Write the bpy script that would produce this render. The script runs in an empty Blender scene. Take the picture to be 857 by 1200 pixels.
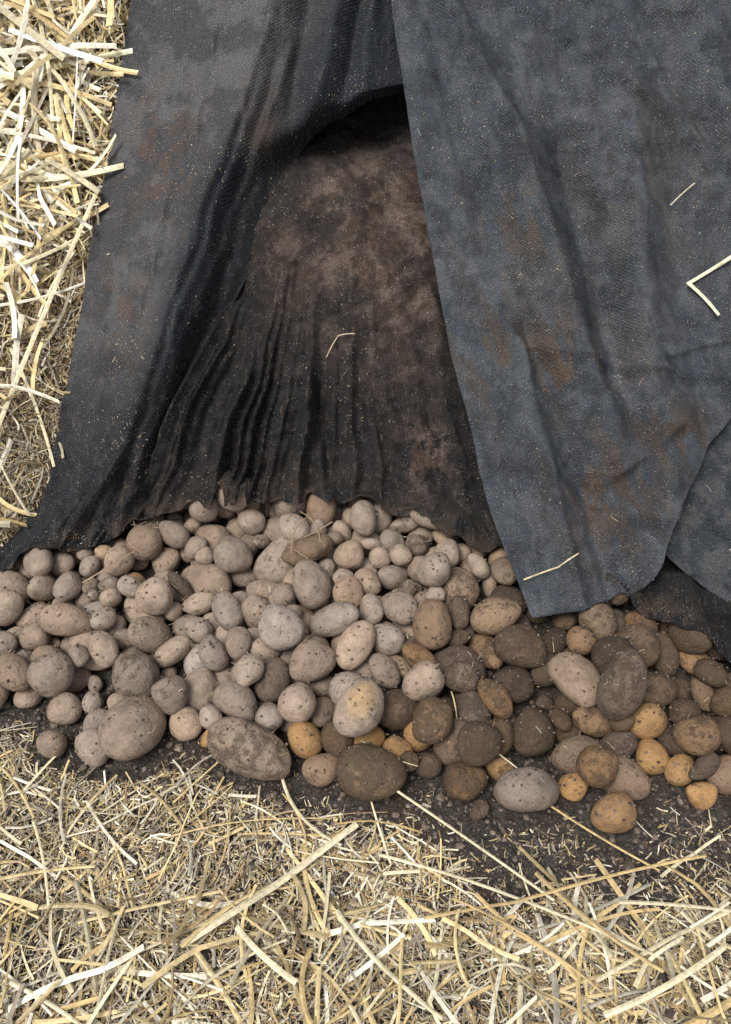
import bpy, math, time
import numpy as np
from mathutils import Vector, Matrix, Euler
T0=time.time()
rng=np.random.default_rng(7)
sc=bpy.context.scene

# ------------------------------------------------------------------ helpers
TAB=np.random.default_rng(3).random((256,256))
def vn(x,y,seed=0):
    x=np.asarray(x,float)+seed*17.3; y=np.asarray(y,float)+seed*9.7
    xi=np.floor(x).astype(int); yi=np.floor(y).astype(int)
    fx=x-xi; fy=y-yi; fx=fx*fx*(3-2*fx); fy=fy*fy*(3-2*fy)
    g=lambda a,b:TAB[a&255,b&255]
    return (g(xi,yi)*(1-fx)+g(xi+1,yi)*fx)*(1-fy)+(g(xi,yi+1)*(1-fx)+g(xi+1,yi+1)*fx)*fy
def fbm(x,y,seed=0,o=4,per=.5):
    r=0;a=1.;t=0
    for i in range(o):
        r=r+a*vn(x*2**i,y*2**i,seed+i*3); t+=a; a*=per
    return r/t
def ss(t): 
    t=np.clip(t,0,1); return t*t*(3-2*t)
def unit(v): return v/np.maximum(np.linalg.norm(v,axis=-1,keepdims=True),1e-9)

def mesh_obj(name,V,F,mat,smooth=True,attrs=None):
    V=np.asarray(V,np.float32); F=np.asarray(F,np.int32)
    me=bpy.data.meshes.new(name)
    me.vertices.add(len(V)); me.vertices.foreach_set('co',V.ravel())
    k=F.shape[1]
    me.loops.add(F.size); me.loops.foreach_set('vertex_index',F.ravel())
    me.polygons.add(len(F)); me.polygons.foreach_set('loop_start',np.arange(0,F.size,k,dtype=np.int32))
    me.update(calc_edges=True)
    me.polygons.foreach_set('use_smooth',np.full(len(F),smooth))
    for nm,(ty,arr) in (attrs or {}).items():
        a=me.attributes.new(nm,ty,'POINT')
        arr=np.asarray(arr,np.float32)
        if ty=='FLOAT_COLOR':
            if arr.shape[1]==3: arr=np.hstack([arr,np.ones((len(arr),1),np.float32)])
            a.data.foreach_set('color',arr.ravel())
        elif ty=='FLOAT_VECTOR': a.data.foreach_set('vector',arr.ravel())
        else: a.data.foreach_set('value',arr.ravel())
    me.validate()
    ob=bpy.data.objects.new(name,me); sc.collection.objects.link(ob)
    me.materials.append(mat)
    return ob
def grid_faces(nu,nv):
    i=np.arange(nv-1)[:,None]*nu+np.arange(nu-1)[None,:]
    i=i.ravel()
    return np.stack([i,i+1,i+nu+1,i+nu],1)

class NT:
    def __init__(s,name):
        s.m=bpy.data.materials.new(name); s.m.use_nodes=True
        s.t=s.m.node_tree; s.n=s.t.nodes; s.b=s.n['Principled BSDF']
    def node(s,ty,**kw):
        n=s.n.new(ty)
        for k,v in kw.items(): s.put(n.inputs[k],v)
        return n
    def put(s,inp,v):
        if isinstance(v,bpy.types.NodeSocket): s.t.links.new(v,inp)
        else: inp.default_value=v
    def math(s,op,a,b=0.0,c=0.0,clamp=False):
        n=s.n.new('ShaderNodeMath'); n.operation=op; n.use_clamp=clamp
        s.put(n.inputs[0],a); s.put(n.inputs[1],b); s.put(n.inputs[2],c); return n.outputs[0]
    def mix(s,f,a,b,mode='MIX'):
        n=s.n.new('ShaderNodeMix'); n.data_type='RGBA'; n.blend_type=mode
        s.put(n.inputs[0],f); s.put(n.inputs[6],a); s.put(n.inputs[7],b); return n.outputs[2]
    def ramp(s,v,lo,hi):
        n=s.n.new('ShaderNodeMapRange'); n.interpolation_type='SMOOTHSTEP'
        s.put(n.inputs[0],v); n.inputs[1].default_value=lo; n.inputs[2].default_value=hi; return n.outputs[0]
    def noise(s,vec,scale,detail=3,rough=.55):
        n=s.n.new('ShaderNodeTexNoise'); s.t.links.new(vec,n.inputs['Vector'])
        n.inputs['Scale'].default_value=scale; n.inputs['Detail'].default_value=detail; n.inputs['Roughness'].default_value=rough
        return n.outputs['Fac']
    def attr(s,nm):
        n=s.n.new('ShaderNodeAttribute'); n.attribute_name=nm; return n
    def grey(s,v): return s.node('ShaderNodeCombineColor',Red=v,Green=v,Blue=v).outputs[0]
    def bump(s,h,strength=1.0,dist=1.0):
        n=s.n.new('ShaderNodeBump'); s.put(n.inputs['Height'],h)
        n.inputs['Strength'].default_value=strength; n.inputs['Distance'].default_value=dist
        return n.outputs[0]

# ------------------------------------------------------------------ materials
def mat_fabric():
    t=NT('woven_fabric'); col=t.attr('col').outputs['Color']; uv=t.attr('uvs').outputs['Vector']
    sep=t.node('ShaderNodeSeparateXYZ',Vector=uv)
    per=.0056
    wx=t.math('SINE',t.math('MULTIPLY',sep.outputs[0],2*math.pi/per))
    wy=t.math('SINE',t.math('MULTIPLY',sep.outputs[1],2*math.pi/per))
    w=t.math('MULTIPLY',wx,wy)
    fine=t.noise(uv,330,2,.8)
    med=t.noise(uv,48,5,.72)
    st=t.n.new('ShaderNodeMapping'); t.put(st.inputs[0],uv); st.inputs['Scale'].default_value=(1,.32,1); st.inputs['Rotation'].default_value=(0,0,.25)
    strk=t.noise(st.outputs[0],90,5,.75)
    dustcol=t.mix(med,(.15,.135,.12,1),(.075,.054,.040,1))
    d=t.math('MULTIPLY',t.ramp(strk,.52,.70),.45)
    c=t.mix(d,col,dustcol)
    fv=t.math('ADD',t.math('MULTIPLY',w,.30),t.math('MULTIPLY_ADD',fine,2.6,-.3))
    c=t.mix(.9,c,t.grey(fv),'MULTIPLY')
    sp=t.math('MULTIPLY',t.ramp(fine,.60,.68),t.ramp(med,.46,.60))
    c=t.mix(t.math('MULTIPLY',sp,.75),c,(.36,.33,.29,1))
    t.put(t.b.inputs['Base Color'],c)
    t.b.inputs['Roughness'].default_value=.9
    t.b.inputs['Specular IOR Level'].default_value=.18
    h=t.math('ADD',t.math('MULTIPLY',w,.00045),t.math('ADD',t.math('MULTIPLY',med,.005),t.math('MULTIPLY',fine,.0018)))
    t.put(t.b.inputs['Normal'],t.bump(h,.9))
    return t.m
def mat_straw():
    t=NT('straw'); col=t.attr('col').outputs['Color']
    geo=t.node('ShaderNodeNewGeometry'); p=geo.outputs['Position']
    n=t.noise(p,170,2); v=t.math('MULTIPLY_ADD',n,1.2,.40)
    c=t.mix(1.0,col,t.grey(v),'MULTIPLY')
    t.put(t.b.inputs['Base Color'],c); t.b.inputs['Roughness'].default_value=.5
    t.b.inputs['Specular IOR Level'].default_value=.4
    return t.m
def mat_potato():
    t=NT('potato_skin'); at=t.attr('col'); col=at.outputs['Color']; dirt=t.attr('dirt').outputs['Fac']
    lp=t.attr('lpos').outputs['Vector']
    n1=t.noise(lp,44,6,.70); n3=t.noise(lp,330,3,.8)
    thr=t.math('SUBTRACT',.72,t.math('MULTIPLY',dirt,.34))
    mixn=t.math('ADD',t.math('MULTIPLY',n1,.74),t.math('MULTIPLY',n3,.26))
    m=t.math('MULTIPLY',t.math('SUBTRACT',mixn,thr),9.0,clamp=True)
    soil=t.mix(n3,(.030,.022,.016,1),(.13,.094,.066,1))
    vv=t.math('MULTIPLY_ADD',mixn,2.3,-.15)
    c=t.mix(1.0,col,t.grey(vv),'MULTIPLY')
    c=t.mix(t.math('MULTIPLY',m,.85),c,soil)
    vo=t.n.new('ShaderNodeTexVoronoi'); t.put(vo.inputs['Vector'],lp); vo.inputs['Scale'].default_value=50
    eye=t.math('SUBTRACT',1.0,t.ramp(vo.outputs['Distance'],.03,.16))
    c=t.mix(t.math('MULTIPLY',eye,.5),c,(.055,.038,.026,1))
    t.put(t.b.inputs['Base Color'],c)
    t.put(t.b.inputs['Roughness'],t.math('MULTIPLY_ADD',m,.2,.75)); t.b.inputs['Specular IOR Level'].default_value=.16
    h=t.math('ADD',t.math('MULTIPLY',n1,.008),t.math('ADD',t.math('MULTIPLY',n3,.0018),t.math('MULTIPLY_ADD',m,.0020,t.math('MULTIPLY',eye,-.0020))))
    t.put(t.b.inputs['Normal'],t.bump(h,.9))
    return t.m
def mat_ground():
    t=NT('soil'); geo=t.node('ShaderNodeNewGeometry'); p=geo.outputs['Position']
    n1=t.noise(p,9,4,.6); n2=t.noise(p,70,5,.75); n3=t.noise(p,300,3,.8)
    c=t.mix(t.ramp(n2,.3,.7),(.022,.020,.018,1),(.125,.108,.094,1))
    c=t.mix(t.ramp(n3,.52,.68),c,(.20,.175,.145,1))
    c=t.mix(t.math('MULTIPLY',t.ramp(n1,.45,.65),.7),c,(.085,.064,.046,1))
    t.put(t.b.inputs['Base Color'],c); t.b.inputs['Roughness'].default_value=.95; t.b.inputs['Specular IOR Level'].default_value=.2
    t.put(t.b.inputs['Normal'],t.bump(t.math('ADD',t.math('MULTIPLY',n2,.018),t.math('MULTIPLY',n3,.006)),1.0))
    return t.m
def mat_bank():
    t=NT('packed_straw'); geo=t.node('ShaderNodeNewGeometry'); p=geo.outputs['Position']
    n2=t.noise(p,50,4,.7); n3=t.noise(p,250,3,.75)
    c=t.mix(n2,(.06,.036,.015,1),(.22,.15,.07,1)); c=t.mix(t.ramp(n3,.5,.7),c,(.38,.28,.14,1))
    t.put(t.b.inputs['Base Color'],c); t.b.inputs['Roughness'].default_value=.9
    t.put(t.b.inputs['Normal'],t.bump(t.math('ADD',t.math('MULTIPLY',n2,.03),t.math('MULTIPLY',n3,.01)),.9))
    return t.m
M_F=mat_fabric(); M_S=mat_straw(); M_P=mat_potato(); M_G=mat_ground(); M_B=mat_bank()

# ------------------------------------------------------------------ clamp slope frame
SL=math.radians(48)
_S=np.linspace(-1.2,4.5,2281)
_a=np.where(_S<1.10,SL,np.where(_S<1.8,SL*(1.8-_S)/.7,np.where(_S<2.6,-(_S-1.8)/.8*math.radians(38),-math.radians(38))))
_ds=_S[1]-_S[0]
_Y=np.concatenate([[0],np.cumsum(np.cos(_a[:-1])*_ds)]); _Z=np.concatenate([[0],np.cumsum(np.sin(_a[:-1])*_ds)])
_Y+=.10-np.interp(0,_S,_Y); _Z+=.13-np.interp(0,_S,_Z)
def P(x,s,n):   # x, s, n in centimetres (across, up the slope, out of the slope)
    x=np.asarray(x)/100; s=np.asarray(s)/100; n=np.asarray(n)/100
    a=np.interp(s,_S,_a)
    return np.stack([x+0*s, np.interp(s,_S,_Y)-np.sin(a)*n, np.interp(s,_S,_Z)+np.cos(a)*n],-1)
def PN(s):
    a=np.interp(np.asarray(s)/100,_S,_a); return np.stack([0*a,-np.sin(a),np.cos(a)],-1)
def PS(s):
    a=np.interp(np.asarray(s)/100,_S,_a); return np.stack([0*a,np.cos(a),np.sin(a)],-1)

# ------------------------------------------------------------------ ground
FX=[-1.6,-.9,-.61,-.55,-.46,-.30,-.22,-.09,-.03,.07,.12,.23,.35,.45,.60,.9,1.6]
FY=[-.20,-.22,-.245,-.26,-.32,-.33,-.33,-.39,-.41,-.40,-.38,-.42,-.43,-.41,-.42,-.41,-.38]
def yf(x): return np.interp(x,FX,FY)
def gh(x,y):
    d=y-yf(x)
    h=.15*np.clip(d-.10,0,.75)
    h=h*ss((2.2-np.abs(x))/.8)
    loc=ss((3-np.hypot(x,y))/1.5)
    h=h+loc*((fbm(x*5+50,y*5+50,5)-.5)*.02+(vn(x*30+90,y*30+90,8)-.5)*.006)
    return h
def warp(lo,hi,c0,c1,step,far):
    core=np.arange(c0,c1+1e-6,step)
    g=np.geomspace(step,far,40)
    return np.concatenate([(c0-np.cumsum(g))[::-1],core,c1+np.cumsum(g)])
gx=warp(0,0,-1.3,1.3,.008,60); gy=warp(0,0,-1.3,.9,.008,60)
GX,GY=np.meshgrid(gx,gy)
ground=mesh_obj('ground',np.stack([GX,GY,gh(GX,GY)],-1).reshape(-1,3),grid_faces(len(gx),len(gy)),M_G)

# ------------------------------------------------------------------ potatoes
bodies=[] # pos, dims(half), rot euler, ochre amount, dirt, hero
H=[(-.147,-.312,.148,.084,4,.35,.75),(.013,-.395,.112,.092,-10,.7,.9),(-.349,-.262,.110,.098,40,0,.15),(-.281,-.209,.078,.068,0,0,.1),
(-.419,-.315,.066,.058,0,0,.1),(-.283,-.300,.058,.055,80,0,.1),(-.223,-.250,.07,.058,70,.8,.7),(-.0695,-.383,.058,.05,0,.4,.5),
(-.044,-.275,.072,.062,60,.95,.4),(.002,-.308,.064,.054,0,1,.3),(.0725,-.293,.058,.052,70,.9,.5),(.051,-.345,.054,.048,-20,.9,.4),
(.143,-.312,.075,.066,70,.8,.6),(.253,-.385,.074,.066,80,.87,.6),(.327,-.407,.05,.045,0,1,.3),(.405,-.388,.088,.062,-3,.8,.5),
(.336,-.335,.086,.062,-15,.8,.6),(.471,-.262,.084,.062,15,.9,.4),(.523,-.407,.048,.042,-20,1,.3),(.497,-.365,.054,.046,30,.95,.5),
(.565,-.35,.076,.06,-30,.8,.5),(-.494,-.255,.064,.058,0,.1,.3),(.243,-.315,.074,.06,20,.7,.7),(.455,-.335,.06,.052,60,1,.4),
(-.225,-.325,.036,.03,70,1,.3),(-.503,-.19,.055,.05,0,.5,.4),(-.63,-.24,.07,.06,0,.2,.4),(.165,-.26,.08,.066,10,.6,.8),
(.64,-.38,.07,.055,40,.8,.5),(.18,-.455,.036,.026,0,.7,.9),(.39,-.28,.07,.055,0,.8,.6),(.10,-.37,.05,.04,0,.8,.8),(.20,-.345,.046,.04,50,.9,.6)]
for x,y,L,W,a,w,d in H:
    bodies.append([np.array([x,y,float(gh(x,y))+W*.44+.001]),np.array([L/2,W/2,W*.42]),(0,0,math.radians(a)),w,d,1])
H2=[(.10,-.15,.092,.080,70,.12,.05,.17),(-.02,-.10,.108,.058,8,.05,.2,.18),(.305,-.17,.105,.072,82,.45,.3,.15),(-.075,-.165,.085,.07,60,.25,.5,.15),
(-.12,.06,.105,.062,5,.9,.3,.22),(-.15,-.19,.082,.062,60,.8,.6,.13),(-.045,-.215,.08,.066,-20,.05,.2,.13),(.02,-.205,.075,.07,40,.05,.2,.14),
(.09,-.24,.072,.066,60,.1,.3,.12),(-.46,-.11,.09,.062,-10,.25,.4,.11),(-.58,-.16,.09,.06,15,.3,.5,.10),(.15,.0,.085,.06,30,.15,.3,.2),(.27,-.24,.07,.065,0,1,.3,.12),(.18,-.215,.085,.07,10,.8,.9,.14)]
for x,y,L,W,a,w,d,z in H2:
    bodies.append([np.array([x,y,z-.01]),np.array([L/2,W/2,W*.44]),(0,0,math.radians(a)),w,d,2])
def ybk(x): return np.interp(x,[-1.2,-.7,-.5,-.36,.15,.4,.5,.6,.7,1.3],[-.02,.02,.06,.20,.20,.08,-.02,-.13,-.16,-.18])
def wetf(x,y):
    e=x-np.interp(y,[-.45,-.3,-.2,-.1,.1],[-.25,-.14,.04,.17,.26])
    return float(ss((e+.10)/.20))
step=.049
for layer in range(3):
    off=layer*.0245
    for iy in range(-1,15):
        for ix in range(-24,25):
            x=ix*step+(iy%2)*step/2+off+rng.normal(0,.007); y=-.43+iy*step*.88+off*.7+rng.normal(0,.007)
            d=y-yf(x)
            if d<[.015,.11,.24][layer] or y>ybk(x) or abs(x)>1.05: continue
            if layer==2 and rng.random()<.6: continue
            if layer==1 and rng.random()<.12: continue
            if layer==0 and d<.16 and x<0 and rng.random()<.16: continue
            if ((x+.455)/.055)**2+((y+.225)/.10)**2<1 and x<-.38: continue
            zb=float(gh(x,y))+.028+layer*.050+rng.uniform(0,.010)
            if any((b[5]==1 and layer==0 or b[5]==2 and abs(b[0][2]-zb)<.05) and math.hypot(b[0][0]-x,b[0][1]-y)<b[1][0]*.75+.022 for b in bodies): continue
            w=wetf(x,y)
            if rng.random()<.03: w=1-w
            sz=np.clip(rng.lognormal(math.log(.0235 if x<.1 else .0262),.28),.012,.044)
            asp=np.clip(1+abs(rng.normal(0,.36)),1,1.9)
            A=sz*asp**.6; B=sz/asp**.35; C=B*rng.uniform(.76,.97)
            bodies.append([np.array([x,y,zb]),np.array([A,B,C]),(rng.normal(0,.3),rng.normal(0,.3),rng.uniform(0,6.28)),np.clip(w+rng.normal(0,.10),0,1),np.clip(.26+.58*w+rng.normal(0,.22),0,1),0])
print('bodies',len(bodies))

import bmesh
def ico(sub):
    bm=bmesh.new(); bmesh.ops.create_icosphere(bm,subdivisions=sub,radius=1.0)
    bm.verts.ensure_lookup_table()
    V=np.array([v.co[:] for v in bm.verts]); F=np.array([[v.index for v in f.verts] for f in bm.faces]); bm.free()
    return unit(V),F
def run_sim():
    SC=10.0; iv,ifc=ico(2); obs=[]
    for b in bodies:
        me=bpy.data.meshes.new('simtmp'); me.from_pydata((iv*b[1]*SC*.965).tolist(),[],ifc.tolist())
        o=bpy.data.objects.new('simtmp',me); sc.collection.objects.link(o)
        o.location=b[0]*SC; o.rotation_euler=b[2]; obs.append(o)
    sx=np.linspace(-1.5,1.5,76); sy=np.linspace(-.9,.6,51); SX,SY=np.meshgrid(sx,sy)
    me=bpy.data.meshes.new('simfloor'); me.from_pydata((np.stack([SX,SY,gh(SX,SY)],-1).reshape(-1,3)*SC).tolist(),[],grid_faces(76,51).tolist())
    fl=bpy.data.objects.new('simfloor',me); sc.collection.objects.link(fl)
    sc.frame_start=1; sc.frame_end=90
    bpy.ops.rigidbody.world_add(); rw=sc.rigidbody_world
    rw.point_cache.frame_start=1; rw.point_cache.frame_end=90
    rw.substeps_per_frame=5; rw.solver_iterations=10
    bpy.ops.object.select_all(action='DESELECT')
    for o in obs: o.select_set(True)
    bpy.context.view_layer.objects.active=obs[0]
    bpy.ops.rigidbody.objects_add(type='ACTIVE')
    for o in obs:
        r=o.rigid_body; r.collision_shape='CONVEX_HULL'; r.friction=1.5; r.restitution=0; r.mass=1
        r.linear_damping=.5; r.angular_damping=.93; r.use_margin=True; r.collision_margin=.01
    bpy.ops.object.select_all(action='DESELECT'); fl.select_set(True); bpy.context.view_layer.objects.active=fl
    bpy.ops.rigidbody.objects_add(type='PASSIVE')
    fl.rigid_body.collision_shape='MESH'; fl.rigid_body.friction=2; fl.rigid_body.use_margin=True; fl.rigid_body.collision_margin=.01
    for f in range(1,61): sc.frame_set(f)
    dg=bpy.context.evaluated_depsgraph_get()
    out=[]
    for o in obs:
        m=o.evaluated_get(dg).matrix_world
        out.append((np.array(m.translation)/SC,np.array(m.to_3x3().normalized())))
    sc.frame_set(1)
    bpy.ops.rigidbody.world_remove()
    for o in obs+[fl]:
        me=o.data; bpy.data.objects.remove(o,do_unlink=True); bpy.data.meshes.remove(me)
    return out
try:
    res=run_sim()
    mv=np.mean([np.linalg.norm(r[0]-b[0]) for r,b in zip(res,bodies)])
    print('SIM ok mean move',mv,'t',time.time()-T0)
except Exception as e:
    print('SIM FAIL',e)
    res=[(b[0],np.array(Euler(b[2]).to_matrix())) for b in bodies]
iv,ifc=ico(4)
PV=[];PF=[];PC=[];PD=[];PL=[]; off=0
pr=np.random.default_rng(21)
for (pos,R),b in zip(res,bodies):
    if pos[2]<-.05: continue
    if pos[1]<yf(pos[0])-.055: continue
    d=iv.copy(); r=np.ones(len(d))
    for k in range(4):
        dr=unit(pr.normal(size=3)); f=pr.uniform(1.0,2.2); r+=pr.normal(0,.034)*np.sin(d@dr*f+pr.uniform(0,6.28))
    for k in range(6):
        dr=unit(pr.normal(size=3)); f=pr.uniform(3,6.5); r+=pr.normal(0,.013)*np.sin(d@dr*f+pr.uniform(0,6.28))
    for k in range(7):
        dr=unit(pr.normal(size=3)); r-=pr.uniform(.01,.065)*np.exp(-(1-d@dr)/pr.uniform(.008,.05))
    if pr.random()<.12:
        dr=unit(pr.normal(size=3)*[1.6,1,1]); r+=pr.uniform(.08,.18)*np.exp(-(1-d@dr)/pr.uniform(.06,.14))
    L=d*r[:,None]*b[1]
    tp=np.clip(.12*pr.normal(),-.22,.22)
    L[:,1]*=1+tp*d[:,0]; L[:,2]*=1+.08*pr.normal()*d[:,0]
    L[:,1]+=pr.normal(0,.09)*b[1][1]*(d[:,0]**2*2-1)
    PV.append(L@R.T+pos); PF.append(ifc+off); off+=len(iv)
    w=b[3]
    dusty=np.array([.355,.278,.218])*pr.uniform(.72,1.18)*(1+pr.normal(0,.03)*np.array([1,0,-1.2]))
    q=pr.random()
    ochre=np.array([.31,.19,.10])*pr.uniform(.7,1.15) if q<.35 else (np.array([.215,.145,.095])*pr.uniform(.7,1.25) if q<.82 else np.array([.12,.088,.068])*pr.uniform(.8,1.2))
    if b[5]==1 and w>.85: ochre=np.array([.38,.225,.10])
    c=dusty*(1-w)+ochre*w
    cc=np.tile(c,(len(iv),1))
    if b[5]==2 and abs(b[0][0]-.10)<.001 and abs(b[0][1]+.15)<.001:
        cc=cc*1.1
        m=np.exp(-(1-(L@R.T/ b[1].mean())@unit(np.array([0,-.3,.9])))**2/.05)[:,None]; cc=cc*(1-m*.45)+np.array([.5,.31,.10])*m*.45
    PC.append(cc); PD.append(np.full(len(iv),b[4])); PL.append(L+pr.uniform(-5,5,3))
PV=np.vstack(PV)
potatoes=mesh_obj('potato_pile',PV,np.vstack(PF),M_P,True,{'col':('FLOAT_COLOR',np.vstack(PC)),'dirt':('FLOAT',np.concatenate(PD)),'lpos':('FLOAT_VECTOR',np.vstack(PL))})
HS=.006; hx0,hy0=-1.5,-1.0; HN=(500,300)
HM=np.full(HN,-1.0)
ii=((PV[:,0]-hx0)/HS).astype(int); jj=((PV[:,1]-hy0)/HS).astype(int)
ok=(ii>=0)&(ii<HN[0])&(jj>=0)&(jj<HN[1]); np.maximum.at(HM,(ii[ok],jj[ok]),PV[ok,2])
HMd=HM.copy()
for _ in range(2):
    Q=HMd.copy()
    for dx in(-1,0,1):
        for dy in(-1,0,1): Q=np.maximum(Q,np.roll(np.roll(HMd,dx,0),dy,1))
    HMd=Q
HMs=HMd.copy()
for _ in range(2):
    HMs=sum(np.roll(np.roll(HMs,dx,0),dy,1) for dx in(-1,0,1) for dy in(-1,0,1))/9
def hmap(M,x,y):
    i=np.clip(((x-hx0)/HS).astype(int),0,HN[0]-1); j=np.clip(((y-hy0)/HS).astype(int),0,HN[1]-1)
    return np.maximum(M[i,j],gh(x,y))

# ------------------------------------------------------------------ fabric cover
def curve(pts,n):
    p=np.array(pts,float); 
    q=np.vstack([2*p[0]-p[1],p,2*p[-1]-p[-2]]); out=[]
    for i in range(1,len(q)-2):
        t=np.linspace(0,1,24,endpoint=False)[:,None]
        a,b,c,d=q[i-1],q[i],q[i+1],q[i+2]
        out.append(.5*((2*b)+(-a+c)*t+(2*a-5*b+4*c-d)*t**2+(-a+3*b-3*c+d)*t**3))
    o=np.vstack(out+[p[-1:]]); L=np.concatenate([[0],np.cumsum(np.linalg.norm(np.diff(o,axis=0),axis=1))]); L/=L[-1]
    t=np.linspace(0,1,n); return np.stack([np.interp(t,L,o[:,0]),np.interp(t,L,o[:,1])],1)
def coons(Bt,Tp,Lf,Rt,nu,nv):
    b=curve(Bt,nu);t=curve(Tp,nu);l=curve(Lf,nv);r=curve(Rt,nv)
    u=np.linspace(0,1,nu)[None,:,None]; v=np.linspace(0,1,nv)[:,None,None]
    X=(1-v)*b[None]+v*t[None]+(1-u)*l[:,None]+u*r[:,None]-((1-u)*(1-v)*b[0]+u*(1-v)*b[-1]+(1-u)*v*t[0]+u*v*t[-1])
    return X[...,0],X[...,1],np.broadcast_to(u[...,0],X.shape[:2]),np.broadcast_to(v[...,0],X.shape[:2])
def ridge(x,s,p0,p1,w,amp,w2=None):
    p0=np.array(p0,float);p1=np.array(p1,float);d=p1-p0;L=np.hypot(*d);d/=L
    a=(x-p0[0])*d[0]+(s-p0[1])*d[1]; c=-(x-p0[0])*d[1]+(s-p0[1])*d[0]
    c=c+1.6*(fbm(x/9,s/9,97,2)-.5)
    ww=np.where(c>0,w,w2 or w)
    e=np.exp(-(np.maximum(0,-a)/(.25*L))**2-(np.maximum(0,a-L)/(.25*L))**2)
    return amp*e*np.exp(-(c/ww)**2)
def gauss(x,s,cx,cs,rx,rs): return np.exp(-((x-cx)/rx)**2-((s-cs)/rs)**2)
def wrinkle(x,s,seed,ang,fl,fs,amp):
    c,sn=math.cos(ang),math.sin(ang); a=x*c+s*sn; b=-x*sn+s*c
    q=fbm(a/fl,b/fs,seed,3); return amp*(1-np.abs(2*q-1)*2.2)
cover=bpy.data.objects.new('fabric_cover',None); sc.collection.objects.link(cover)
FAB=np.array([.034,.040,.048]); BLK=np.array([.014,.0135,.014]); BRN=np.array([.075,.051,.037]); GRY=np.array([.16,.152,.15]); MUD=np.array([.095,.065,.044])
sheets={}
def sheet(name,x,s,n,col,drape=True,thick=.0016):
    V=P(x,s,n)
    nv,nu=x.shape
    if drape:
        fx=V[...,0];fy=V[...,1]
        h=hmap(HMs,fx,fy)+.004
        inz=(fx>-1.4)&(fx<1.4)&(fy<.5)
        V[...,2]=np.where(inz,np.maximum(V[...,2],h),V[...,2])
    V[...,2]=np.maximum(V[...,2],gh(V[...,0],V[...,1])+.006)
    uv=np.stack([x/100,s/100,0*x],-1)
    o=mesh_obj(name,V.reshape(-1,3),grid_faces(nu,nv),M_F,True,{'col':('FLOAT_COLOR',np.clip(col,.004,1).reshape(-1,3)),'uvs':('FLOAT_VECTOR',uv.reshape(-1,3))})
    m=o.modifiers.new('thick','SOLIDIFY'); m.thickness=thick; m.offset=-1
    o.parent=cover
    du=np.gradient(V,axis=1);dv=np.gradient(V,axis=0); N=unit(np.cross(du,dv)); N=np.where(N[...,2:3]<0,-N,N)
    sheets[name]=(V,N,x,s)
    return o
def lerp(a,b,t): return a+(b-a)*t[...,None]
def grime(x,s,seed,sc=5.,lo=.46,hi=.58): return ss((fbm(x/sc,s/sc,seed,6,.72)-lo)/(hi-lo))

# --- inner sheet A
HEMx=[-55,-37,0,7,21,33,45,56,64,80,132]; HEMn=[-1,0,0,1,3,6,9,14,18,22,26]
x,s,u,v=coons([(-52,-6),(-42,-2.5),(-36,-.5),(-22,1.0),(-8,1.0),(7,-1.5),(20.8,-7.5),(33,-14),(45,-20.5),(56,-27.5),(64,-32),(80,-38),(132,-50)],
 [(-48,105),(132,105)],[(-52,-6),(-48,105)],[(132,-50),(132,105)],640,360)
hem_s=np.broadcast_to(s[0:1,:],s.shape)
nh=np.interp(x,HEMx,HEMn)
n=nh*np.exp(-np.maximum(0,s-hem_s)/18)
n+=5.8*gauss(x,s,-2,36,15,24)+1.5*gauss(x,s,-4,56,8,10)-13*gauss(x,s,-2,80,17,12)-4*ss((-36-x)/8)
n-=3.5*gauss(x,s,-24,34,7,26)
ap=96
xb=-3+(x+3)*ap/np.maximum(ap-s,14)
wx=xb+4*(fbm(x/14+9,s/16,4,3)-.5)
left=ss((-5-xb)/12)
msk=ss((60-s)/44)*(ss((xb+50)/8)*(.26+.74*left)*ss((26-xb)/16))
A1=vn(wx/2.5+20,s/90,14); A2=vn(wx/1.2+40,s/50,15)
pl=(1-np.abs(2*A1-1)**.7*1.7)*1.9+(1-np.abs(2*A2-1)*1.6)*.55
n+=2.5*msk*pl*(.35+.65*ss((50-s)/45))
n+=ridge(x,s,(-11,24),(-7,2),1.1,1.8,2.8)-ridge(x,s,(-9,24),(-5.3,2),1.0,1.2)
n+=ridge(x,s,(-2,60),(14,36),1.6,1.0,4)-ridge(x,s,(-8,58),(10,58),1.3,.9)+ridge(x,s,(-12,50),(-26,14),1.6,1.5)
n+=ridge(x,s,(10,50),(18,4),1.5,1.0)+ridge(x,s,(4,18),(15,-4),1.6,1.5)-ridge(x,s,(0,24),(8,-2),1.5,1.4)
n+=wrinkle(x,s,11,.4,9,4,.55)+wrinkle(x,s,12,-.9,7,3,.5)+(fbm(x/2.2,s/2.2,3)-.5)*.5
d0=np.exp(-(s-hem_s)/3.0); n+=d0*(vn(x/2.5,0*x,9)-.5)*1.8
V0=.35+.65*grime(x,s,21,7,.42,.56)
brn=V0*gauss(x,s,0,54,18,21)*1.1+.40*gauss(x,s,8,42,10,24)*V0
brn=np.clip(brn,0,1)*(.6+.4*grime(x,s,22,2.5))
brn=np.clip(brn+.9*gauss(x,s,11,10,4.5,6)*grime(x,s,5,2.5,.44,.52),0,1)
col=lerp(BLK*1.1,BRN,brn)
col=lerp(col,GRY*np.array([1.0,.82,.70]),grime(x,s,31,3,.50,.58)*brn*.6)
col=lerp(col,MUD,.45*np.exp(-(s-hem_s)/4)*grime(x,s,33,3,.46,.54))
sheet('inner_sheet',x,s,n,col)

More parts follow.
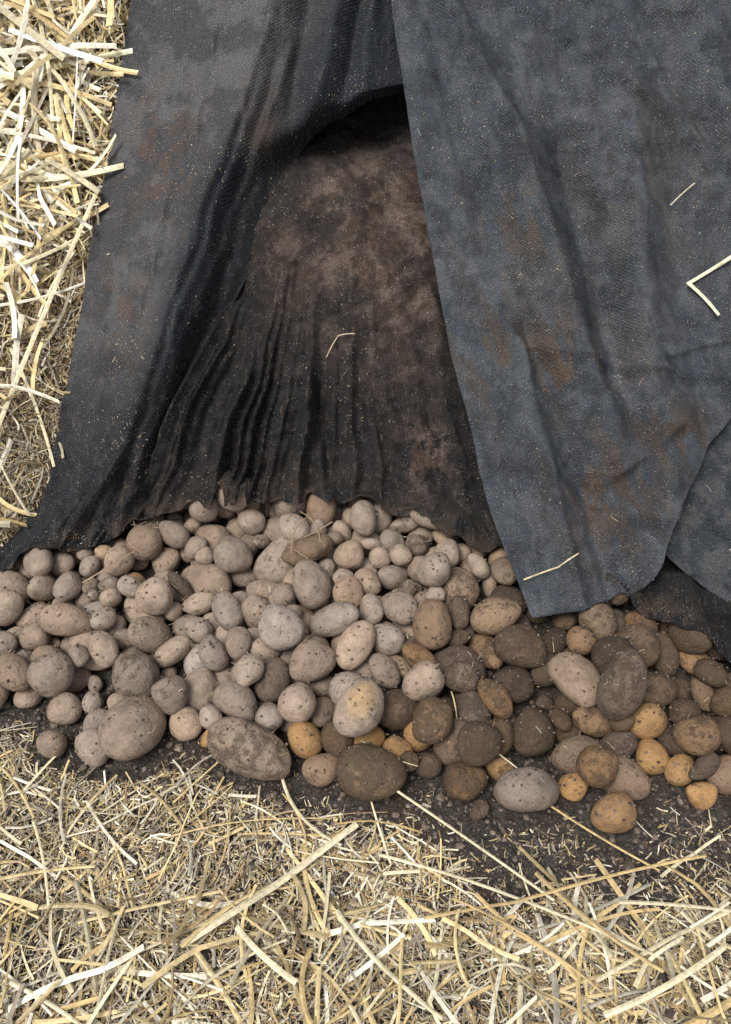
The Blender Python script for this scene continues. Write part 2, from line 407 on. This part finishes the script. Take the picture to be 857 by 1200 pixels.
# --- left flap B
x,s,u,v=coons([(-86,-14),(-68.4,-12.8),(-58.8,-9.3),(-49,-6.4),(-40.5,-1.8)],[(-42,165),(26,165)],
 [(-86,-14),(-70,-8.2),(-63.5,-2.5),(-59.6,4.8),(-54.8,28.7),(-51.6,46.3),(-49.2,59),(-46.3,78.2),(-43.6,95.7),(-42,112),(-42,165)],
 [(-40.5,-1.8),(-38.0,6.3),(-31.5,27),(-22.0,45.5),(-18.0,56.4),(-13.5,66.4),(-9.3,71),(-2.3,74.5),(5.6,78),(13.5,82),(22,94),(26,112),(26,165)],300,520)
rc=.58
up=ss((v-.38)/.12)
n=2.6+4.6*ss(u/rc)*(.45+.55*ss(v/.25))
fall=ss((u-rc)/(1-rc))
n-=fall*(8.5*(1-up)+1.0*up)*(.55+.45*ss(v/.15))
n-=up*3.0*ss((u-.955)/.045)
n-=ss((x-0)/8)*3.0*up
n+=ridge(x,s,(-14,100),(-36,30),1.8,2.0,3.5)
n-=ridge(x,s,(-19,72),(-33,26),1.5,2.4)
n+=ridge(x,s,(-20,66),(-43,4),.9,1.6)-ridge(x,s,(-24,66),(-46,2),.8,1.1)-ridge(x,s,(-22,98),(-42,30),1.6,.9)
n+=up*(ridge(x,s,(-1,104),(-8,76),2.2,3.4)-ridge(x,s,(-8,104),(-13,78),1.9,3.2)+ridge(x,s,(4,104),(0,80),1.3,1.4)-ridge(x,s,(2,104),(-3,80),1.0,1.4))
n+=wrinkle(x+.3*s,s,17,1.2,16,4.5,.6)*ss(u/.15)+(fbm(x/2.2,s/2.2,13)-.5)*.4
n+=ss(1-v/.22)*wrinkle(x,s,18,1.05,14,2.6,1.5)*ss(u/.3)
n+=(1-ss(u/.05))*(vn(s/4,0*s,7)-.5)*1.5
col=np.broadcast_to(FAB*.75,x.shape+(3,)).copy()
dg=.3+.7*grime(x,s,41,6,.42,.58)
lf=(1-ss((u-.35)/.3))
col=lerp(col,GRY*.95,np.clip(dg*lf*.48*ss((s+5)/60)+.12*lf*ss((s+5)/30),0,1))
col=lerp(col,BRN*1.3,np.clip(.8*gauss(x,s,-38,65,7,12)*grime(x,s,45,3)+.6*gauss(x,s,-45,36,5,14)*grime(x,s,46,3)+.5*gauss(x,s,-18,68,5,8)*dg,0,1))
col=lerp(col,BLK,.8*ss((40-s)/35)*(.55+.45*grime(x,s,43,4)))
col=lerp(col,BLK,.5*ss((u-.62)/.2)*ss((80-s)/20))  # shade painted into the colour where the fold drops to the recess
col=lerp(col,MUD,.6*np.exp(-np.maximum(v,0)/.035)*grime(x,s,47,3))
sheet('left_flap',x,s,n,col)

# --- second right sheet D
x,s,u,v=coons([(49,-3),(52.2,-7),(56.5,-11),(64.5,-16.5),(79.7,-24),(133,-36)],[(50,45),(133,45)],[(49,-3),(50,45)],[(133,-36),(133,45)],260,200)
n=10.2-9*ss((s-2-(x-52)*.9)/22)+wrinkle(x,s,23,-.6,9,3.5,.8)+ridge(x,s,(55,10),(68,-12),2,1.6)-ridge(x,s,(60,14),(72,-8),1.6,1.2)+(fbm(x/2.2,s/2.2,19)-.5)*.3
col=np.broadcast_to(FAB*1.1,x.shape+(3,)).copy(); col=lerp(col,GRY,.25*grime(x,s,49,4))
sheet('lower_right_sheet',x,s,n,col)

# --- right flap C
x,s,u,v=coons([(28.5,-18.6),(38.5,-16.9),(45.5,-14.8),(49.6,-10.9),(51.8,-3.7),(56.2,4.5),(64.5,16.7),(79,30),(132,40)],[(3.7,165),(132,165)],
 [(28.5,-18.6),(25.4,-10.4),(21.2,1.5),(18.4,15.2),(15.5,27.5),(12.5,44.6),(9.5,60.3),(6.5,79.4),(4.6,93.4),(3.7,113),(3.7,165)],[(132,40),(132,165)],480,460)
n=7+8.4*ss((45-s)/65)+2.5*ss((x-40)/30)*ss((60-s)/40)
n+=ridge(x,s,(27,64),(42,20),3.2,4.4,6)-ridge(x,s,(37,62),(47,22),3.6,4.4)
n+=ridge(x,s,(48,66),(52,-6),3.4,3.2,2.8)+ridge(x,s,(60,90),(80,30),5,3)-ridge(x,s,(11,92),(19,60),1.8,1.5)
n+=ridge(x,s,(12,98),(26,70),2.0,2.1)+ridge(x,s,(38,28),(70,22),.9,1.1)+ridge(x,s,(55,28),(72,31),.7,.9)-ridge(x,s,(40,25),(70,19),1.0,.8)
n-=ridge(x,s,(30,30),(42,-10),2.2,2.2)
n+=ridge(x,s,(30,20),(36,-14),1.1,1.1)+ridge(x,s,(44,6),(54,14),1.1,1.2)+ridge(x,s,(33,88),(60,66),1.4,1.2)-ridge(x,s,(56,50),(60,8),2.0,1.3)
n+=wrinkle(x,s,27,-1.1,14,5,.6)+wrinkle(x,s,26,-.2,11,4,.5)+(fbm(x/2.2,s/2.2,29)-.5)*.35
n-=(1-ss(u/.03))*.9*vn(s/7,0*s,12)
n+=(1-ss(v/.05))*(vn(x/4,0*x,15)-.5)*1.4
col=np.broadcast_to(FAB*1.35,x.shape+(3,)).copy()
col=lerp(col,np.array([.115,.122,.132]),np.clip(.30*ss((fbm(x/10,s/10,51,6,.62)-.38)/.3)+.30*grime((x+.5*s)*2,s-.5*x,52,6,.46,.60),0,1))
sk=ss((fbm((x+.4*s)/2.5,(s-.4*x)/8,58,6,.68)-.44)/.12)
col=lerp(col,MUD*.85,np.clip(.9*gauss(x,s,35,26,12,9)*sk+.85*gauss(x,s,42,2,9,10)*sk+.85*gauss(x,s,55,13,7,5)*sk+.6*gauss(x,s,28,50,8,8)*sk+.5*gauss(x,s,20,30,6,14)*sk+.3*gauss(x,s,50,60,14,20)*sk,0,1))
col=lerp(col,BLK,.35*grime(x,s*.6,55,3,.48,.60))
sheet('right_flap',x,s,n,col)

# ------------------------------------------------------------------ straw bank (clamp body)
bx=warp(0,0,-130,130,1.5,60); bs=np.arange(-60,330,1.5)
BX,BS=np.meshgrid(bx,bs)
def bank_n(x,s):
    xl=np.interp(s,[-12,5,29,59,96],[-74,-59,-54,-49,-43])
    left=1-ss((x-xl-1)/9)
    return -19*(1-left)+left*(.3+(fbm(x/14,s/14,61)-.5)*5)
bank=mesh_obj('straw_bank',P(BX,BS,bank_n(BX,BS)).reshape(-1,3),grid_faces(len(bx),len(bs)),M_B)

# ------------------------------------------------------------------ straw strands
PAL=np.array([[.66,.52,.27],[.72,.63,.42],[.54,.40,.19],[.31,.21,.11],[.44,.37,.28],[.80,.74,.58]])
def strands(pos,dr,nor,L,W,T,bend,bend2,col,K=4,kink=0.0):
    N=len(pos); dr=unit(dr); side=unit(np.cross(nor,dr)); nor=np.cross(dr,side)
    t=np.linspace(-.5,.5,K)
    c=pos[:,None]+dr[:,None]*(L[:,None]*t)[...,None]+nor[:,None]*(bend[:,None]*(.25-t**2)*4)[...,None]+side[:,None]*(bend2[:,None]*(.25-t**2)*4)[...,None]
    if kink>0:
        kp=rng.uniform(-.3,.3,(N,1)); ka=rng.normal(0,kink,(N,1))*(rng.random((N,1))<.45)
        c=c+side[:,None]*(L[:,None]*ka*np.maximum(0,t[None]-kp))[...,None]
    wf=1-.35*rng.random((N,1))*(t[None]+.5)
    a=side[:,None]*(W[:,None]/2*wf)[...,None]; b=nor[:,None]*(T[:,None]/2*wf)[...,None]
    R=np.stack([c+a,c+b,c-a,c-b],2)
    V=R.reshape(-1,3)
    f=[]
    for k in range(K-1):
        for q in range(4): f.append([k*4+q,k*4+(q+1)%4,(k+1)*4+(q+1)%4,(k+1)*4+q])
    f.append([3,2,1,0]); m=(K-1)*4; f.append([m,m+1,m+2,m+3])
    f=np.array(f); F=(f[None]+(np.arange(N)*K*4)[:,None,None]).reshape(-1,4)
    cv=np.repeat(col[:,None,:],K,axis=1)*(1+rng.normal(0,.12,(N,K,1)))
    return V,F,np.repeat(np.clip(cv,0.01,.9).reshape(-1,3),4,axis=0)
def pick(N,w):
    i=rng.choice(len(PAL),N,p=np.array(w)/sum(w)); return PAL[i]*rng.uniform(.5,1.18,(N,1))
def merge(parts):
    V=[];F=[];C=[];o=0
    for v,f,c in parts: V.append(v);F.append(f+o);C.append(c);o+=len(v)
    return np.vstack(V),np.vstack(F),np.vstack(C)
def ground_batch(N,x0,x1,y0,y1,Lr,Wr,lift,wts,sparse,tilt=.12,K=3,shade=1.0,fade=.07,kink=0.):
    x=rng.uniform(x0,x1,N); y=rng.uniform(y0,y1,N)
    yb=np.interp(x,[-1.4,-.6,-.44,-.245,-.104,.028,.163,.33,.533,1.4],[-.27,-.30,-.36,-.385,-.45,-.475,-.56,-.585,-.55,-.52])+(fbm(x*9+5,y*9+7,71)-.5)*.18
    cov=ss((yb-y)/fade+.2)
    L=np.exp(rng.uniform(math.log(Lr[0]),math.log(Lr[1]),N))
    onp=(hmap(HMd,x,y)-gh(x,y))>.004
    p=np.where(onp,0,np.maximum(sparse*(2.4*fbm(x*12,y*12,74)**2),cov)); p=np.where(L>.03,np.minimum(p,np.maximum(cov,sparse)*ss((yf(x)-.02-y)/.06)),p)
    p=p*(.50+.7*fbm(x*22+3,y*22,75))
    k=rng.random(N)<p; x=x[k];y=y[k];L=L[k];cov=cov[k];N=len(x)
    th=rng.uniform(0,np.pi,N); W=rng.uniform(*Wr,N)
    clump=fbm(x*7+30,y*7+30,73)
    z=gh(x,y)+.001+rng.uniform(0,1,N)**1.5*lift*(.15+.85*cov)*(.3+1.2*clump)
    tl=rng.normal(0,tilt,N); z+=np.abs(tl)*L*.3
    dr=np.stack([np.cos(th),np.sin(th),np.tan(tl)],1)
    nor=unit(np.stack([rng.normal(0,.35,N),rng.normal(0,.35,N),np.ones(N)],1))
    tone=(.72+.5*fbm(x*10+11,y*10,76))[:,None]
    return strands(np.stack([x,y,z],1),dr,nor,L,W,W*rng.uniform(.12,.45,N),rng.normal(0,.03,N)*L,rng.normal(0,.05,N)*L,pick(N,wts)*shade*tone,K,kink)
parts=[
 ground_batch(75000,-.72,.72,-.85,-.18,(.003,.020),(.0008,.0026),.008,[2.2,2.6,2,3.6,5,2],.24,.16),
 ground_batch(9000,-1.5,1.5,-1.9,-.2,(.006,.03),(.001,.003),.008,[2,2,2,3,3,1.5],.06,.15),
 ground_batch(5600,-.72,.72,-.85,-.2,(.018,.055),(.0015,.0040),.012,[3,3,2,2,3.5,2.5],.04,.07,4,1.0,.07,.5),
 ground_batch(850,-.75,.75,-.88,-.3,(.05,.15),(.0022,.0050),.018,[4,3.5,2.5,.6,1.2,3],.008,.06,6,1.05,.07,.35),
 ground_batch(1500,-1.5,1.5,-1.9,-.25,(.03,.2),(.002,.005),.015,[4,3,2.5,.8,1,2],.01,.06,4),
 ground_batch(400,-.75,.75,-.88,-.58,(.06,.20),(.0035,.0085),.030,[4,3,2.5,.2,.5,3.0],.0,.08,7,1.05,.07,.3)]
ST=[(-.243,-.657,-.004,-.498,.011,.03),(-.54,-.565,-.39,-.54,.006,.02),(.115,-.31,.245,-.415,.003,.05),(.245,-.415,.42,-.552,.0045,.02),
(-.055,-.36,.26,-.60,.0045,.035),(-.13,-.40,-.035,-.515,.005,.02),(-.04,-.612,.10,-.745,.007,.03),(.24,-.56,.39,-.69,.007,.025),
(.30,-.745,.48,-.665,.008,.03),(.30,-.70,.5,-.60,.006,.02),(-.072,-.66,-.066,-.76,.007,.02),(-.225,-.665,-.15,-.76,.007,.02),
(.08,-.62,.5,-.575,.005,.02),(.02,-.53,.40,-.66,.005,.02),(-.40,-.62,-.20,-.58,.005,.02),(-.50,-.47,-.44,-.60,.004,.02),
(-.35,-.68,-.18,-.60,.005,.02),(.35,-.78,.5,-.71,.011,.03),(-.47,-.70,-.33,-.77,.006,.02),(.12,-.60,.33,-.745,.004,.03),(-.30,-.50,-.05,-.47,.003,.015),
(.42,-.56,.53,-.50,.005,.02),(.35,-.60,.56,-.62,.006,.03),(-.60,-.36,-.50,-.47,.004,.015),(-.02,-.34,.08,-.405,.0025,.055),(.14,-.27,.12,-.36,.0025,.065)]
a=np.array(ST); mid=(a[:,0:2]+a[:,2:4])/2; z=gh(mid[:,0],mid[:,1])+a[:,5]
dd=np.hstack([a[:,2:4]-a[:,0:2],rng.normal(0,.008,(len(a),1))])
parts.append(strands(np.column_stack([mid,z]),dd,np.tile([0,.1,1.],(len(a),1)),np.linalg.norm(dd,axis=1),a[:,4],a[:,4]*.35,rng.normal(0,.006,len(a)),rng.normal(0,.008,len(a)),PAL[rng.choice([0,1,2],len(a))]*rng.uniform(.85,1.1,(len(a),1)),11,.12))
N=520; x=rng.uniform(-.75,.7,N); y=rng.uniform(-.4,.12,N); L=np.exp(rng.uniform(math.log(.003),math.log(.022),N)); W=rng.uniform(.0007,.0015,N); th=rng.uniform(0,3.14,N)
parts.append(strands(np.stack([x,y,hmap(HM,x,y)+.001],1),np.stack([np.cos(th),np.sin(th),rng.normal(0,.3,N)],1),np.tile([0,0,1.],(N,1)),L,W,W*.5,rng.normal(0,.02,N)*L,rng.normal(0,.05,N)*L,pick(N,[2,2,2,3,3,1])*.7,4))
TW=[(-.50,-.07,-.42,.0,.004),(-.13,-.04,-.10,.05,.0035),(-.11,-.0,-.06,.03,.003),(-.14,-.02,-.10,-.06,.003),(-.08,-.01,-.12,.06,.003)]
a=np.array(TW); mid=(a[:,0:2]+a[:,2:4])/2; z=hmap(HMd,mid[:,0],mid[:,1])+.006; dd=np.hstack([a[:,2:4]-a[:,0:2],np.full((len(a),1),.01)])
parts.append(strands(np.column_stack([mid,z]),dd,np.tile([0,0,1.],(len(a),1)),np.linalg.norm(dd,axis=1),a[:,4],a[:,4]*.6,rng.normal(0,.004,len(a)),rng.normal(0,.008,len(a)),np.tile([.28,.19,.12],(len(a),1)),7))
V,F,C=merge(parts)
litter=mesh_obj('straw_litter',V,F,M_S,False,{'col':('FLOAT_COLOR',C)})

# crumbs and clods of soil on the ground and resting on the potatoes
N=20000; cv,cf=ico(1); x=rng.uniform(-.8,.8,N); y=rng.uniform(-.75,-.05,N); r=np.exp(rng.normal(math.log(.0018),.6,N)).clip(.0006,.010)
onpot=rng.random(N)<.14*(1+1.2*(x>0))
r=np.where(onpot,np.minimum(r,.0026),r)
z=np.where(onpot,hmap(HM,x,y),gh(x,y))+r*.4
sv=cv[None]*r[:,None,None]*rng.uniform(.6,1.3,(N,12,1))*np.array([1,1,.7])+np.stack([x,y,z],1)[:,None]
cc=np.repeat(np.array([.11,.085,.065])*rng.uniform(.25,1.7,(N,1)),12,axis=0)
crumbs=mesh_obj('soil_crumbs',sv.reshape(-1,3),(cf[None]+(np.arange(N)*12)[:,None,None]).reshape(-1,3),M_S,False,{'col':('FLOAT_COLOR',cc)})

def bank_batch(N,x0,x1,s0,s1,Lr,Wr,lift,wts,tilt,K,keepr=1.5,pw=None,shade=1.0,kink=0.):
    x=rng.uniform(x0,x1,N); s=rng.uniform(s0,s1,N)
    xl=np.interp(s,[-12,-8,-2.5,5,29,46,59,78,96,112],[-86,-70,-63.5,-59.6,-54.8,-51.6,-49.2,-46.3,-43.6,-42])
    k=(x<xl+rng.uniform(keepr-2.5,keepr,N))
    if pw is not None: k&=rng.random(N)<pw(s)
    x=x[k];s=s[k];N=len(x); xl=xl[k]
    L=np.exp(rng.uniform(math.log(Lr[0]),math.log(Lr[1]),N)); W=rng.uniform(*Wr,N)
    th=rng.uniform(0,np.pi,N)
    near=ss((xl-x)/6)
    n=bank_n(x,s)+.2+rng.uniform(0,1,N)**1.4*lift*(.3+.7*near)*(.4+1.2*fbm(x/9,s/9,81))
    tl=rng.normal(0,tilt,N); n=n+np.abs(tl)*L*25
    Nn=PN(s); Sn=PS(s); X=np.tile([1.,0,0],(N,1))
    dr=X*np.cos(th)[:,None]+Sn*np.sin(th)[:,None]+Nn*np.tan(tl)[:,None]
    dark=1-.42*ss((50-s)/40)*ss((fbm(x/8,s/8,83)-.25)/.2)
    return strands(P(x,s,n),dr,unit(Nn+rng.normal(0,.35,(N,3))),L,W,W*rng.uniform(.15,.5,N),rng.normal(0,.05,N)*L,rng.normal(0,.06,N)*L,pick(N,wts)*dark[:,None]*shade,K,kink)
lowp=lambda s: 1-.6*ss((s-40)/20)
hip=lambda s: .25+.75*ss((s-35)/25)
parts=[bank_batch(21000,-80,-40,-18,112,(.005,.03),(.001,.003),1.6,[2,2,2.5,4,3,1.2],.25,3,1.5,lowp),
 bank_batch(4600,-84,-40,-16,115,(.03,.08),(.002,.005),3.2,[4,4,3,1.5,1.5,3],.22,5,1.0,hip,1.15,.5),  # this and next batch: overexposed brightness put into the strand colour
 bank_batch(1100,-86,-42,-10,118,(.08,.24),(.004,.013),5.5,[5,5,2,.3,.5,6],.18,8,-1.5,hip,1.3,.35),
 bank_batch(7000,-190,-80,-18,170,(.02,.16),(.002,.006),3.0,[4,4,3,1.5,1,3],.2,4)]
SB=[(-69,12,-49.5,59,.9,4.5),(-69,84,-46,86,1.3,4.5),(-69,80,-47,75,1.1,4),(-68,92,-50,99,1.0,4),(-69,44,-54,50,.8,4),(-70,40,-53,54,.7,4),(-68,62,-58,90,.7,4),(-66,30,-58,8,.6,3),(-69,3,-61,-1,.8,3),(-62,96,-58,70,.8,4),(-69,70,-50,66,.8,4.2)]
a=np.array(SB); p0=P(a[:,0],a[:,1],a[:,5]); p1=P(a[:,2],a[:,3],a[:,5]*.9); dd=p1-p0
parts.append(strands((p0+p1)/2,dd,PN(a[:,1]),np.linalg.norm(dd,axis=1),a[:,4]/100,a[:,4]/220,rng.normal(.004,.006,len(a)),rng.normal(0,.010,len(a)),PAL[rng.choice([0,1,5],len(a))],11,.1))
V,F,C=merge(parts)
bs_=mesh_obj('bank_strands',V,F,M_S,False,{'col':('FLOAT_COLOR',C)}); bs_.parent=bank

# chaff stuck to the cover
parts=[]
for nm,N,lim in (('inner_sheet',560,(-45,25,0,75)),('left_flap',700,(-70,10,-12,97)),('right_flap',800,(5,75,-18,97)),('lower_right_sheet',60,(50,75,-20,15))):
    V,Nn,x,s=sheets[nm]; m=np.argwhere((x>lim[0])&(x<lim[1])&(s>lim[2])&(s<lim[3]))
    w=fbm(x[m[:,0],m[:,1]]/10,s[m[:,0],m[:,1]]/10,91)**7; m=m[rng.choice(len(m),N,p=w/w.sum())]
    p=V[m[:,0],m[:,1]]; nn=Nn[m[:,0],m[:,1]]; nn=np.where((nn[:,1:2]>.3),-nn,nn)
    L=np.exp(rng.uniform(math.log(.001),math.log(.0045),N)); L[:5]=rng.uniform(.010,.02,5); W=rng.uniform(.0006,.0014,N)
    parts.append(strands(p+nn*.001,np.cross(nn,rng.normal(size=(N,3))),nn,L,W,W*.6,0*L,rng.normal(0,.08,N)*L,pick(N,[1,2,1,2,5,1])*.75,3))
def on_sheet(nm,pts,w,col,lift=.009):
    V,Nn,x,s=sheets[nm]; o=[]
    for (xx,s_) in pts:
        i=np.unravel_index(np.argmin((x-xx)**2+(s-s_)**2),x.shape); o.append((V[i]+np.array([0,-.7,.7])*lift))
    for a_,b_ in zip(o[:-1],o[1:]):
        d=b_-a_; parts.append(strands(((a_+b_)/2)[None],d[None],np.array([[0,-.7,.7]]),np.array([np.linalg.norm(d)*1.05]),np.array([w]),np.array([w*.5]),np.array([.003]),np.array([.001]),np.array([col]),7))
on_sheet('right_flap',[(66,45.5),(58.0,40.5),(62.5,34.5)],.0065,[.85,.76,.52],.014)
on_sheet('right_flap',[(27,-12),(33,-10),(36.5,-7.5)],.0028,[.6,.5,.33])
on_sheet('right_flap',[(55,55),(59,58.5)],.002,[.7,.62,.45])
on_sheet('inner_sheet',[(-7,28),(-5,31.5),(-2,31.8)],.0018,[.55,.42,.3])
V,F,C=merge(parts)
ch=mesh_obj('chaff',V,F,M_S,False,{'col':('FLOAT_COLOR',C)}); ch.parent=cover

# ------------------------------------------------------------------ light
az=math.radians(215); el=math.radians(58)
w=bpy.data.worlds.new('World'); sc.world=w; w.use_nodes=True
nt=w.node_tree; bg=nt.nodes['Background']; sky=nt.nodes.new('ShaderNodeTexSky'); sky.sky_type='NISHITA'; sky.sun_disc=False
sky.sun_elevation=el; sky.sun_rotation=az; sky.air_density=1.0; sky.dust_density=4.0; sky.ozone_density=1.0
hs=nt.nodes.new('ShaderNodeHueSaturation'); hs.inputs['Saturation'].default_value=.5
nt.links.new(sky.outputs[0],hs.inputs['Color']); nt.links.new(hs.outputs[0],bg.inputs[0]); bg.inputs[1].default_value=.145
sd=bpy.data.lights.new('sun','SUN'); sd.energy=2.5; sd.angle=math.radians(22); sd.color=(1,.97,.92)
so=bpy.data.objects.new('sun',sd); sc.collection.objects.link(so)
dirv=Vector((math.sin(az)*math.cos(el),math.cos(az)*math.cos(el),math.sin(el)))
so.rotation_euler=dirv.to_track_quat('Z','Y').to_euler(); so.location=dirv*5

# ------------------------------------------------------------------ camera
cd=bpy.data.cameras.new('camera'); cam=bpy.data.objects.new('camera',cd); sc.collection.objects.link(cam)
cam.location=(0,-1.15,1.25); cam.rotation_euler=(math.radians(48),0,0)
cd.sensor_fit='VERTICAL'; cd.sensor_height=24; cd.lens=12/math.tan(math.radians(30)); cd.clip_start=.02; cd.clip_end=3000
sc.camera=cam
sc.view_settings.view_transform='Standard'; sc.view_settings.look='None'; sc.view_settings.exposure=0
print('script time',time.time()-T0)
